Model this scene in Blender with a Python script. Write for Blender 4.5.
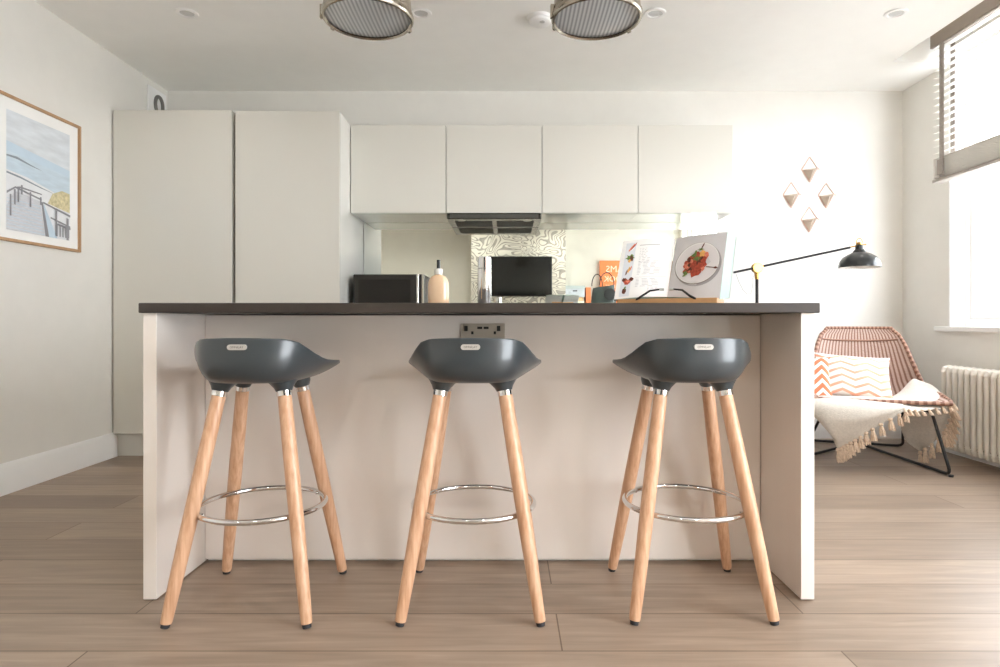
import bpy, math, random
from math import sin, cos, pi, radians
from mathutils import Vector, Matrix
random.seed(7)
for o in list(bpy.data.objects): bpy.data.objects.remove(o)
SC = bpy.context.scene
COL = SC.collection
# ------------------------------------------------------------------ camera, world, exposure
H = 0.83                      # eye height
F = 620.0                     # focal length in pixels of a 1000 px wide frame
VX, VY = 508.0, 322.0         # vanishing point
cd = bpy.data.cameras.new('camera'); cam = bpy.data.objects.new('camera', cd); COL.objects.link(cam)
cam.location = (0, 0, H); cam.rotation_euler = (pi/2, 0, 0)
cd.sensor_fit = 'HORIZONTAL'; cd.sensor_width = 36; cd.lens = F*36/1000
cd.shift_x = (500-VX)/1000; cd.shift_y = (VY-333.5)/1000
cd.clip_start = 0.02; SC.camera = cam
w = bpy.data.worlds.new('world'); SC.world = w; w.use_nodes = True
bg = w.node_tree.nodes['Background']
bg.inputs[0].default_value = (0.91, 0.955, 1.0, 1); bg.inputs[1].default_value = 11.0
SC.view_settings.view_transform = 'Standard'; SC.view_settings.look = 'None'
SC.view_settings.gamma = 1; SC.view_settings.use_curve_mapping = False
SC.view_settings.exposure = 0.72
SC.cycles.max_bounces = 14; SC.cycles.diffuse_bounces = 10; SC.cycles.glossy_bounces = 6
SC.cycles.transparent_max_bounces = 12; SC.cycles.sample_clamp_indirect = 6
SC.cycles.caustics_reflective = False; SC.cycles.caustics_refractive = False
SC.cycles.use_denoising = True
def portal(loc, rot, sx, sy):
    l = bpy.data.lights.new('daylight_portal', 'AREA'); l.shape = 'RECTANGLE'; l.size = sx; l.size_y = sy
    l.cycles.is_portal = True
    o = bpy.data.objects.new('daylight_portal', l); COL.objects.link(o); o.location = loc; o.rotation_euler = rot
# room constants
XL, XR, YB, ZC = -2.43, 2.82, 4.43, 2.48
YREAR = -1.35
W1 = (2.30, 3.96, 0.80, 2.56)          # window 1: y0, y1, z0, z1
W2 = (-1.20, 1.05, 0.12, 2.38)  # window 2: out of frame, enlarged to light the room
portal((XR+0.31, (W1[0]+W1[1])/2, (W1[2]+W1[3])/2), (0, pi/2, 0), W1[3]-W1[2], W1[1]-W1[0])
portal((XR+0.31, (W2[0]+W2[1])/2, (W2[2]+W2[3])/2), (0, pi/2, 0), W2[3]-W2[2], W2[1]-W2[0])

for lx in (-1.71, -.463, .782, 2.06):      # the ceiling downlights: kitchen row, plus an unseen rear row added as fill
    for ly, en in ((3.31, 4), (-.30, 38)):
        l = bpy.data.lights.new('downlight_fill', 'SPOT'); l.energy = en; l.spot_size = radians(150); l.spot_blend = 1; l.shadow_soft_size = .06
        l.color = (1, .96, .91)
        o = bpy.data.objects.new('downlight_fill', l); COL.objects.link(o); o.location = (lx, ly, ZC-.02)
def P(px, py, D): return Vector(((px-VX)*D/F, D, H-(py-VY)*D/F))
def FL(px, py):   # point on the floor seen at a pixel
    D = H*F/(py-VY); return Vector(((px-VX)*D/F, D, 0))
# ------------------------------------------------------------------ materials
def lin(c):
    return tuple(((v/255)/12.92 if v/255 <= .04045 else ((v/255+.055)/1.055)**2.4) for v in c)+(1,)
MATS = {}
def mat(name, rgb, rough=.5, metal=0, coat=0, coat_rough=.05, spec=.5, noise=0, nscale=8, bump=0, bscale=60, trans=0, ior=1.45, alpha=1, stretch=(1,1,1), sheen=0):
    if name in MATS: return MATS[name]
    m = bpy.data.materials.new(name); m.use_nodes = True; nt = m.node_tree; b = nt.nodes['Principled BSDF']
    b.inputs['Base Color'].default_value = lin(rgb); b.inputs['Roughness'].default_value = rough
    b.inputs['Metallic'].default_value = metal; b.inputs['Coat Weight'].default_value = coat
    b.inputs['Coat Roughness'].default_value = coat_rough; b.inputs['Specular IOR Level'].default_value = spec
    b.inputs['Transmission Weight'].default_value = trans; b.inputs['IOR'].default_value = ior
    b.inputs['Sheen Weight'].default_value = sheen
    if alpha < 1: b.inputs['Alpha'].default_value = alpha
    tc = nt.nodes.new('ShaderNodeTexCoord'); mp = nt.nodes.new('ShaderNodeMapping'); mp.inputs['Scale'].default_value = stretch
    nt.links.new(tc.outputs['Object'], mp.inputs[0])
    n = nt.nodes.new('ShaderNodeTexNoise'); n.inputs['Scale'].default_value = nscale; n.inputs['Detail'].default_value = 5
    nt.links.new(mp.outputs[0], n.inputs[0])
    if noise:
        r = nt.nodes.new('ShaderNodeValToRGB'); c = lin(rgb)
        r.color_ramp.elements[0].position = .3; r.color_ramp.elements[1].position = .7
        r.color_ramp.elements[0].color = tuple(v*(1-noise) for v in c[:3])+(1,)
        r.color_ramp.elements[1].color = tuple(min(1, v*(1+noise)) for v in c[:3])+(1,)
        nt.links.new(n.outputs[0], r.inputs[0]); nt.links.new(r.outputs[0], b.inputs['Base Color'])
    if bump:
        n2 = nt.nodes.new('ShaderNodeTexNoise'); n2.inputs['Scale'].default_value = bscale
        nt.links.new(mp.outputs[0], n2.inputs[0])
        bp = nt.nodes.new('ShaderNodeBump'); bp.inputs['Strength'].default_value = bump; bp.inputs['Distance'].default_value = .004
        nt.links.new(n2.outputs[0], bp.inputs['Height']); nt.links.new(bp.outputs[0], b.inputs['Normal'])
    MATS[name] = m; return m
def nodes(m):
    return m.node_tree.nodes, m.node_tree.links, m.node_tree.nodes['Principled BSDF']

wall_m = mat('wall paint', (228,226,221), .75, noise=.015, bump=.05, bscale=200)
ceil_m = mat('ceiling paint', (245,245,243), .8, noise=.01)
rear_m = mat('rear wall paint', (222,220,212), .8, noise=.015)
trim_m = mat('trim gloss paint', (240,240,240), .35, noise=.01)
gloss_m = mat('cream gloss laminate', (219,217,209), .3, coat=1, coat_rough=.03, noise=.006, nscale=2)
taupe_m = mat('taupe gloss laminate', (233,226,219), .3, coat=.9, coat_rough=.06, noise=.012, nscale=14, stretch=(1,1,.1))
carc_m = mat('cabinet carcass white', (226,225,220), .35, coat=.5, noise=.005)
top_m = mat('dark brown worktop', (58,51,46), .45, noise=.06, nscale=30, bump=.05)
mirror_m = mat('mirror glass', (232,236,230), .0, metal=1, noise=.002)
chrome_m = mat('chrome', (225,225,225), .08, metal=1, noise=.01)
nickel_m = mat('brushed nickel', (176,168,155), .25, metal=1, noise=.05, nscale=20)
slate_m = mat('slate plastic', (56,63,67), .32, coat=.45, coat_rough=.15, noise=.02, nscale=3)
black_m = mat('black metal', (28,29,31), .4, noise=.05)
screen_m = mat('black screen', (8,8,9), .12, coat=.6, noise=.05)
steel_m = mat('brushed steel', (188,180,168), .4, metal=.55, noise=.04, stretch=(1,1,20))
rubber_m = mat('rubber foot', (50,50,54), .7, noise=.05)
brass_m = mat('brass', (214,170,96), .25, metal=1, noise=.04)
hood_m = mat('hood dark glass', (50,50,48), .2, metal=.3, coat=.6, noise=.03)
hoodg_m = mat('hood grille', (92,92,88), .4, metal=.7, noise=.05)
oak_m = mat('oak frame', (176,140,104), .5, noise=.12, nscale=30, stretch=(1,1,.2))
paper_m = mat('paper white', (244,244,243), .6, noise=.01)

def wood_leg():
    m = mat('beech wood', (205,160,120), .42, coat=.25, coat_rough=.25)
    n, l, b = nodes(m)
    tc = n.new('ShaderNodeTexCoord'); mp = n.new('ShaderNodeMapping'); mp.inputs['Scale'].default_value = (60,60,3)
    nz = n.new('ShaderNodeTexNoise'); nz.inputs['Scale'].default_value = 2; nz.inputs['Detail'].default_value = 6
    r = n.new('ShaderNodeValToRGB'); r.color_ramp.elements[0].color = lin((194,148,114)); r.color_ramp.elements[1].color = lin((222,182,150))
    r.color_ramp.elements[0].position = .3; r.color_ramp.elements[1].position = .7
    l.new(tc.outputs['Object'], mp.inputs[0]); l.new(mp.outputs[0], nz.inputs[0]); l.new(nz.outputs[0], r.inputs[0]); l.new(r.outputs[0], b.inputs['Base Color'])
    return m
leg_m = wood_leg()
def floor_mat():
    m = mat('oak floor planks', (160,140,122), .4, spec=.5)
    n, l, b = nodes(m)
    tc = n.new('ShaderNodeTexCoord'); mp = n.new('ShaderNodeMapping')
    mp.inputs['Location'].default_value = (1.06, 0.036, 0)
    l.new(tc.outputs['Object'], mp.inputs[0])
    br = n.new('ShaderNodeTexBrick'); br.inputs['Scale'].default_value = 1
    br.inputs['Brick Width'].default_value = 1.9; br.inputs['Row Height'].default_value = .2
    br.inputs['Mortar Size'].default_value = .0022; br.inputs['Mortar Smooth'].default_value = .3
    br.offset = .37; br.inputs['Bias'].default_value = 0
    br.inputs['Color1'].default_value = lin((168,149,132)); br.inputs['Color2'].default_value = lin((142,124,108)); br.inputs['Mortar'].default_value = lin((104,86,70))
    l.new(mp.outputs[0], br.inputs[0])
    m2 = n.new('ShaderNodeMapping'); m2.inputs['Scale'].default_value = (1.3, 16, 1); l.new(tc.outputs['Object'], m2.inputs[0])
    g = n.new('ShaderNodeTexNoise'); g.inputs['Scale'].default_value = 2.2; g.inputs['Detail'].default_value = 9; g.inputs['Distortion'].default_value = .8
    l.new(m2.outputs[0], g.inputs[0])
    r = n.new('ShaderNodeValToRGB'); r.color_ramp.elements[0].position = .32; r.color_ramp.elements[0].color = (.72,.71,.70,1)
    r.color_ramp.elements[1].position = .66; r.color_ramp.elements[1].color = (1.06,1.06,1.06,1)
    e = r.color_ramp.elements.new(.76); e.color = (1.3,1.3,1.3,1)
    l.new(g.outputs[0], r.inputs[0])
    mx = n.new('ShaderNodeMix'); mx.data_type = 'RGBA'; mx.blend_type = 'MULTIPLY'; mx.inputs[0].default_value = .85
    l.new(br.outputs[0], mx.inputs[6]); l.new(r.outputs[0], mx.inputs[7])
    l.new(mx.outputs[2], b.inputs['Base Color'])
    bp = n.new('ShaderNodeBump'); bp.inputs['Strength'].default_value = .12; bp.inputs['Distance'].default_value = .004
    l.new(g.outputs[0], bp.inputs['Height']); l.new(bp.outputs[0], b.inputs['Normal'])
    rr = n.new('ShaderNodeMapRange'); rr.inputs[3].default_value = .3; rr.inputs[4].default_value = .5
    l.new(g.outputs[0], rr.inputs[0]); l.new(rr.outputs[0], b.inputs['Roughness'])
    return m
def ramp_mat(name, src, stops, rough=.6, **kw):
    """src(nodes, links) returns the factor socket"""
    m = mat(name, (200,200,200), rough, **kw); n, l, b = nodes(m)
    s = src(n, l); r = n.new('ShaderNodeValToRGB'); cr = r.color_ramp
    cr.elements[0].position = stops[0][0]; cr.elements[0].color = lin(stops[0][1])
    cr.elements[1].position = stops[-1][0]; cr.elements[1].color = lin(stops[-1][1])
    for p, c in stops[1:-1]:
        e = cr.elements.new(p); e.color = lin(c)
    l.new(s, r.inputs[0]); l.new(r.outputs[0], b.inputs['Base Color'])
    return m
def wallpaper_src(n, l):
    tc = n.new('ShaderNodeTexCoord'); mp = n.new('ShaderNodeMapping'); mp.inputs['Scale'].default_value = (1,1,1.5)
    l.new(tc.outputs['Object'], mp.inputs[0])
    nz = n.new('ShaderNodeTexNoise'); nz.inputs['Scale'].default_value = 2.2; nz.inputs['Detail'].default_value = .6; nz.inputs['Distortion'].default_value = 1.6
    l.new(mp.outputs[0], nz.inputs[0])
    mu = n.new('ShaderNodeMath'); mu.operation = 'MULTIPLY'; mu.inputs[1].default_value = 12
    l.new(nz.outputs[0], mu.inputs[0])
    fr = n.new('ShaderNodeMath'); fr.operation = 'FRACT'; l.new(mu.outputs[0], fr.inputs[0])
    return fr.outputs[0]
wallpaper_m = ramp_mat('swirl wallpaper', wallpaper_src, [(0,(226,222,210)),(.42,(226,222,210)),(.5,(140,138,132)),(.6,(166,162,154)),(.8,(168,164,156)),(.9,(226,222,210)),(1,(226,222,210))], .7)
def uv_wave(scale_u, scale_v, zig=0, zigfreq=0):
    def src(n, l):
        uv = n.new('ShaderNodeUVMap'); sp = n.new('ShaderNodeSeparateXYZ'); l.new(uv.outputs[0], sp.inputs[0])
        def mth(op, a, b=None):
            x = n.new('ShaderNodeMath'); x.operation = op
            for i, q in enumerate((a, b)):
                if q is None: continue
                if isinstance(q, (int, float)): x.inputs[i].default_value = q
                else: l.new(q, x.inputs[i])
            return x.outputs[0]
        if zig:
            z = mth('PINGPONG', mth('MULTIPLY', sp.outputs[0], zigfreq), 1.0)
            v = mth('ADD', mth('MULTIPLY', sp.outputs[1], scale_v), mth('MULTIPLY', z, zig))
            return mth('FRACT', v)
        return mth('FRACT', mth('MULTIPLY', sp.outputs[0], scale_u))
    return src
chev_m = ramp_mat('coral chevron cotton', uv_wave(1, 6.2, .62, 6), [(0,(250,246,243)),(.56,(250,246,243)),(.62,(244,174,146)),(.93,(245,180,154)),(.99,(250,246,243))], .85, bump=.15, bscale=300)
chev2_m = ramp_mat('orange leaf cotton', uv_wave(1, 5, .9, 7), [(0,(250,246,243)),(.38,(250,246,243)),(.44,(236,120,84)),(.96,(238,128,92)),(1,(250,246,243))], .85, bump=.15, bscale=300)
rattan_m = ramp_mat('woven rattan', uv_wave(26, 1), [(0,(188,164,152)),(.4,(188,164,152)),(.6,(128,92,78)),(.85,(132,96,82)),(1,(188,164,152))], .6, bump=.6, bscale=120)
rattan_rim_m = ramp_mat('bound rattan rim', uv_wave(90, 1), [(0,(178,142,124)),(.4,(172,136,118)),(.6,(120,82,66)),(1,(128,90,74))], .6, bump=.3)
throw_m = mat('woven cotton throw', (206,199,189), .9, noise=.08, nscale=90, bump=.5, bscale=180, sheen=.2)
throw_b = mat('throw underside', (196,190,182), .9, noise=.08, nscale=90, bump=.4, bscale=160)
tassel_m = mat('cream tassel yarn', (214,192,170), .95, noise=.15, nscale=120, bump=.6, bscale=300)

# ------------------------------------------------------------------ mesh builder
class MB:
    def __init__(s): s.v, s.f, s.m, s.uv = [], [], [], []
    def face(s, idx, mi=0, uv=None): s.f.append(tuple(idx)); s.m.append(mi); s.uv.append(uv)
    def poly(s, pts, mi=0):
        b = len(s.v); s.v += [Vector(p) for p in pts]; s.face(range(b, b+len(pts)), mi); return s
    def box(s, x0, x1, y0, y1, z0, z1, mi=0):
        b = len(s.v); s.v += [Vector((x,y,z)) for z in (z0,z1) for y in (y0,y1) for x in (x0,x1)]
        for q in ((0,2,3,1),(4,5,7,6),(0,1,5,4),(2,6,7,3),(0,4,6,2),(1,3,7,5)): s.face([b+i for i in q], mi)
        return s
    def prism(s, pts, d, mi=0):      # extrude a polygon by the vector d
        n = len(pts); b = len(s.v); d = Vector(d)
        s.v += [Vector(p) for p in pts]+[Vector(p)+d for p in pts]
        s.face(list(range(b, b+n))[::-1], mi); s.face(range(b+n, b+2*n), mi)
        for i in range(n): j = (i+1) % n; s.face((b+i, b+j, b+n+j, b+n+i), mi)
        return s
    def tube(s, path, r, n=12, closed=False, mi=0, caps=True, uvs=False):
        path = [Vector(p) for p in path]; N = len(path)
        rs = r if isinstance(r, (list, tuple)) else [r]*N
        up = None; base = len(s.v)
        for i, p in enumerate(path):
            a = path[(i-1) % N] if (closed or i > 0) else p
            c = path[(i+1) % N] if (closed or i < N-1) else p
            t = (c-a).normalized()
            if up is None:
                up = Vector((0,0,1)) if abs(t.z) < .9 else Vector((1,0,0))
            u = (up - t*up.dot(t)).normalized(); up = u; wv = t.cross(u)
            for k in range(n):
                an = 2*pi*k/n; s.v.append(p+(u*cos(an)+wv*sin(an))*rs[i])
        M = N if closed else N-1
        for i in range(M):
            for k in range(n):
                a = base+i*n+k; b_ = base+i*n+(k+1) % n; j = (i+1) % N
                c = base+j*n+(k+1) % n; d = base+j*n+k
                s.face((a,b_,c,d), mi, [(i/M, k/n),(i/M,(k+1)/n),((i+1)/M,(k+1)/n),((i+1)/M,k/n)])
        if not closed and caps:
            s.face([base+k for k in range(n)][::-1], mi); s.face([base+(N-1)*n+k for k in range(n)], mi)
        return s
    def lathe(s, prof, c, n=48, axis=None, mi=0, caps=True):   # prof: (radius, height) along axis (default z)
        c = Vector(c); ax = Vector(axis).normalized() if axis else Vector((0,0,1))
        u = Vector((1,0,0)) if abs(ax.x) < .9 else Vector((0,1,0)); u = (u-ax*u.dot(ax)).normalized(); wv = ax.cross(u)
        base = len(s.v); N = len(prof)
        for r, h in prof:
            for k in range(n):
                an = 2*pi*k/n; s.v.append(c+ax*h+(u*cos(an)+wv*sin(an))*max(r, 1e-5))
        for i in range(N-1):
            for k in range(n):
                k2 = (k+1) % n; s.face((base+i*n+k, base+i*n+k2, base+(i+1)*n+k2, base+(i+1)*n+k), mi)
        if caps and prof[0][0] > 1e-4: s.face([base+k for k in range(n)][::-1], mi)
        if caps and prof[-1][0] > 1e-4: s.face([base+(N-1)*n+k for k in range(n)], mi)
        return s
    def grid(s, fn, nu, nv, mi=0, closed_u=False):
        base = len(s.v); U = nu if closed_u else nu+1
        for j in range(nv+1):
            for i in range(U): s.v.append(Vector(fn(i/nu, j/nv)))
        for j in range(nv):
            for i in range(nu):
                i2 = (i+1) % U
                s.face((base+j*U+i, base+j*U+i2, base+(j+1)*U+i2, base+(j+1)*U+i), mi, [(i/nu,j/nv),((i+1)/nu,j/nv),((i+1)/nu,(j+1)/nv),(i/nu,(j+1)/nv)])
        return s
    def text(s, txt, size, origin, ux, uy, mi=0, depth=.0004):
        cu = bpy.data.curves.new('t', 'FONT'); cu.body = txt; cu.size = size; cu.align_x = 'CENTER'; cu.align_y = 'CENTER'
        cu.resolution_u = 2
        ob = bpy.data.objects.new('t', cu); COL.objects.link(ob); bpy.context.view_layer.update()
        me = bpy.data.meshes.new_from_object(ob.evaluated_get(bpy.context.evaluated_depsgraph_get()))
        ux, uy, origin = Vector(ux).normalized(), Vector(uy).normalized(), Vector(origin)
        b = len(s.v); nrm = ux.cross(uy)
        for v in me.vertices: s.v.append(origin+ux*v.co.x+uy*v.co.y+nrm*depth)
        for p in me.polygons: s.face([b+i for i in p.vertices], mi)
        bpy.data.objects.remove(ob); bpy.data.curves.remove(cu); bpy.data.meshes.remove(me)
        return s
    def build(s, name, mats, parent=None, bevel=0, smooth=True, solid=0, subsurf=0, angle=35):
        if not isinstance(mats, (list, tuple)): mats = [mats]
        me = bpy.data.meshes.new(name)
        off = Vector((0,0,0)); q = parent
        while q is not None: off += q.location; q = q.parent
        me.from_pydata([tuple(v-off) for v in s.v], [], s.f)
        for m in mats: me.materials.append(m)
        for p, mi in zip(me.polygons, s.m): p.material_index = mi
        if any(u is not None for u in s.uv):
            ul = me.uv_layers.new(name='UVMap')
            for p, u in zip(me.polygons, s.uv):
                if u is not None:
                    for li, c in zip(p.loop_indices, u): ul.data[li].uv = c
        me.validate()
        if smooth:
            me.shade_smooth(); me.set_sharp_from_angle(angle=radians(angle))
        ob = bpy.data.objects.new(name, me); COL.objects.link(ob); ob.parent = parent
        if solid:
            d = ob.modifiers.new('solid', 'SOLIDIFY'); d.thickness = solid; d.offset = 0
        if bevel:
            d = ob.modifiers.new('bevel', 'BEVEL'); d.width = bevel; d.segments = 2; d.limit_method = 'ANGLE'; d.harden_normals = True
        if subsurf:
            d = ob.modifiers.new('sub', 'SUBSURF'); d.levels = subsurf; d.render_levels = subsurf
        return ob
def tag(o, label, cat, group=None):
    o['label'] = label; o['category'] = cat
    if group: o['group'] = group
    return o
def thing(name, label, cat, loc, group=None):
    o = bpy.data.objects.new(name, None); COL.objects.link(o); o.location = loc; o.empty_display_size = .05
    return tag(o, label, cat, group)
def struct(o): o['kind'] = 'structure'; return o
def copy_tree(o, parent=None):
    c = o.copy(); COL.objects.link(c); c.parent = parent
    for ch in [x for x in list(COL.objects) if x.parent == o]: copy_tree(ch, c)
    return c

# ------------------------------------------------------------------ room shell
struct(MB().box(XL-.3, XR+.3, YREAR-.3, YB+.3, -.2, 0).build('floor', floor_mat(), smooth=False))
RX, RY0, RY1, RZ = 2.44, 2.10, 3.93, 2.70
m = MB()
m.box(XL-.3, RX, YREAR-.3, YB+.3, ZC, 2.8); m.box(RX, XR+.3, RY1, YB+.3, ZC, 2.8); m.box(RX, XR+.3, YREAR-.3, RY0, ZC, 2.8)
m.box(RX, XR+.3, RY0, RY1, RZ, 2.8)
struct(m.build('ceiling', ceil_m, smooth=False))
struct(MB().box(XL-.3, XR+.3, YB, YB+.3, 0, ZC).build('wall_back', wall_m, smooth=False))
struct(MB().box(XL-.3, XL, YREAR, YB, 0, ZC).build('wall_left', wall_m, smooth=False))
m = MB(); x0, x1 = XR, XR+.3
ys = [YREAR, W2[0], W2[1], W1[0], W1[1], YB]
m.box(x0,x1,ys[0],ys[1],0,ZC); m.box(x0,x1,ys[2],RY0,0,ZC); m.box(x0,x1,RY0,ys[3],0,RZ); m.box(x0,x1,ys[4],YB,0,ZC)
for W, zt in ((W1, RZ), (W2, ZC)):
    m.box(x0,x1,W[0],W[1],0,W[2]); m.box(x0,x1,W[0],W[1],W[3],zt)
struct(m.build('wall_right', wall_m, smooth=False))
m = MB().box(XL-.3, XR+.3, YREAR-.3, YREAR, 0, ZC)
struct(m.build('wall_rear', rear_m, smooth=False))
# chimney breast with swirl wallpaper (seen in the mirror splashback)
CY = -.80
def mpx(D): return F/D      # px per metre
struct(MB().box(-.572, .897, YREAR, CY, 0, ZC).build('wall_chimney', wallpaper_m, smooth=False))
# baseboards
def skirting(name, p0, p1, nrm, h=.15):
    p0, p1, nrm = Vector(p0), Vector(p1), Vector(nrm)
    prof = [(0,0),(.018,0),(.018,h-.035),(.014,h-.028),(.014,h-.018),(.007,h-.006),(.004,h),(0,h)]
    pts = [p0+nrm*a+Vector((0,0,b)) for a, b in prof]
    return struct(MB().prism(pts, p1-p0).build(name, trim_m))
skirting('baseboard_left', (XL,YREAR,0), (XL,3.83,0), (1,0,0))
skirting('baseboard_back', (1.5,YB,0), (XR,YB,0), (0,-1,0), .17)
skirting('baseboard_right', (XR,1.15,0), (XR,YB,0), (-1,0,0), .15)
# windows
glass_m = bpy.data.materials.new('window glass'); glass_m.use_nodes = True
_n, _l = glass_m.node_tree.nodes, glass_m.node_tree.links
_n.remove(_n['Principled BSDF'])
_t = _n.new('ShaderNodeBsdfTransparent'); _g = _n.new('ShaderNodeBsdfGlossy'); _g.inputs['Roughness'].default_value = .02
_mx = _n.new('ShaderNodeMixShader'); _mx.inputs[0].default_value = .06
_l.new(_t.outputs[0], _mx.inputs[1]); _l.new(_g.outputs[0], _mx.inputs[2]); _l.new(_mx.outputs[0], _n['Material Output'].inputs[0])
def window(name, W, nbar):
    y0,y1,z0,z1 = W; X = XR+.09
    m = MB(); t = .045
    m.box(X, X+.10, y0, y0+t, z0, z1); m.box(X, X+.10, y1-t, y1, z0, z1)
    m.box(X, X+.10, y0+t, y1-t, z0, z0+.05); m.box(X, X+.10, y0+t, y1-t, z1-.05, z1)
    fr = struct(m.build(name, trim_m, bevel=.003))
    zm = (z0+z1)/2+.02
    for (a, b, dx) in ((z0+.05, zm+.02, .012), (zm-.02, z1-.05, .05)):
        m = MB(); s_ = .05; ya, yb = y0+t, y1-t; xa, xb = X+dx, X+dx+.035
        m.box(xa, xb, ya, ya+s_, a, b); m.box(xa, xb, yb-s_, yb, a, b)
        m.box(xa, xb, ya+s_, yb-s_, a, a+.06); m.box(xa, xb, ya+s_, yb-s_, b-.04, b)
        for i in range(1, nbar+1):
            yy = ya+s_+(yb-ya-2*s_)*i/(nbar+1); m.box(xa+.005, xb-.005, yy-.011, yy+.011, a+.06, b-.04)
        sh = m.build('sash', trim_m, fr, bevel=.003)
        MB().box(xa+.015, xa+.019, ya+s_-.005, yb-s_+.005, a+.055, b-.035).build('pane', glass_m, sh)
    # sill board and architrave
    m = MB().box(XR-.035, X+.02, y0-.07, y1+.10, z0-.03, z0+.002)
    m.build('window_sill', trim_m, fr, bevel=.006)
    m = MB(); m.box(XR-.004, X, y0-.002, y0+.012, z0, z1); m.box(XR-.004, X, y1-.012, y1+.002, z0, z1)
    m.build('reveal_lining', trim_m, fr)
    return fr
window('window_1', W1, 1)
window('window_2', W2, 3)

# ------------------------------------------------------------------ island
ix0, ix1, iyf, iyb, iyr = -1.086, .912, 1.845, 2.138, 2.78
ct0, ct1 = .857, .8866
isl = thing('kitchen_island', 'glossy taupe breakfast island with end panels, under the dark brown worktop', 'kitchen island', ((ix0+ix1)/2, iyf, 0))
MB().box(ix0, ix0+.04, iyf, iyr, .004, ct0).build('end_panel', taupe_m, isl, bevel=.0015)
MB().box(ix1-.04, ix1, iyf, iyr, .004, ct0).build('end_panel', taupe_m, isl, bevel=.0015)
MB().box(ix0+.042, ix1-.042, iyb, iyb+.02, .012, ct0-.004).build('back_panel', taupe_m, isl, bevel=.001)
MB().box(ix0+.042, ix1-.042, iyb+.022, iyr-.03, .0, ct0-.004).build('carcass', carc_m, isl)
for i in range(3):
    a = ix0+.044+i*.634; d = MB().box(a, a+.63, iyr-.028, iyr-.008, .1, ct0-.02).build('door', gloss_m, isl, bevel=.0015)
tag(MB().box(P(138,0,1.83).x, .922, 1.83, iyr+.03, ct0, ct1).build('worktop', top_m, bevel=.003), 'long dark brown island worktop resting on the taupe end panels', 'worktop')
# double socket
so = thing('wall_socket', 'brushed steel double socket with USB ports on the island back panel under the worktop', 'socket', (-.088, iyb, .775))
sx0, sx1, sz1 = P(461,0,iyb).x, P(505,0,iyb).x, P(0,323.5,iyb).z; sz0 = sz1-.086
MB().box(sx0, sx1, iyb-.006, iyb, sz0, sz1).build('face_plate', steel_m, so, bevel=.0015)
for fx in (.115, .855):
    cx = sx0+(sx1-sx0)*fx+.0; r_ = MB().box(cx-.006, cx+.006, iyb-.010, iyb-.0055, sz1-.026, sz1-.008).build('rocker_switch', black_m, so, bevel=.001)
cxm = (sx0+sx1)/2
for s_ in (-1, 1): MB().box(cxm+s_*.011-.0085, cxm+s_*.011+.0085, iyb-.0068, iyb-.0055, sz1-.019, sz1-.011).build('usb_port', black_m, so)
for fx in (.26, .77):
    cx = sx0+(sx1-sx0)*fx
    m = MB(); m.box(cx-.004, cx+.004, iyb-.0066, iyb-.0055, sz1-.037, sz1-.027)
    for s_ in (-1, 1): m.box(cx+s_*.011-.003, cx+s_*.011+.003, iyb-.0066, iyb-.0055, sz1-.058, sz1-.052)
    m.build('socket_holes', black_m, so)

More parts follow.
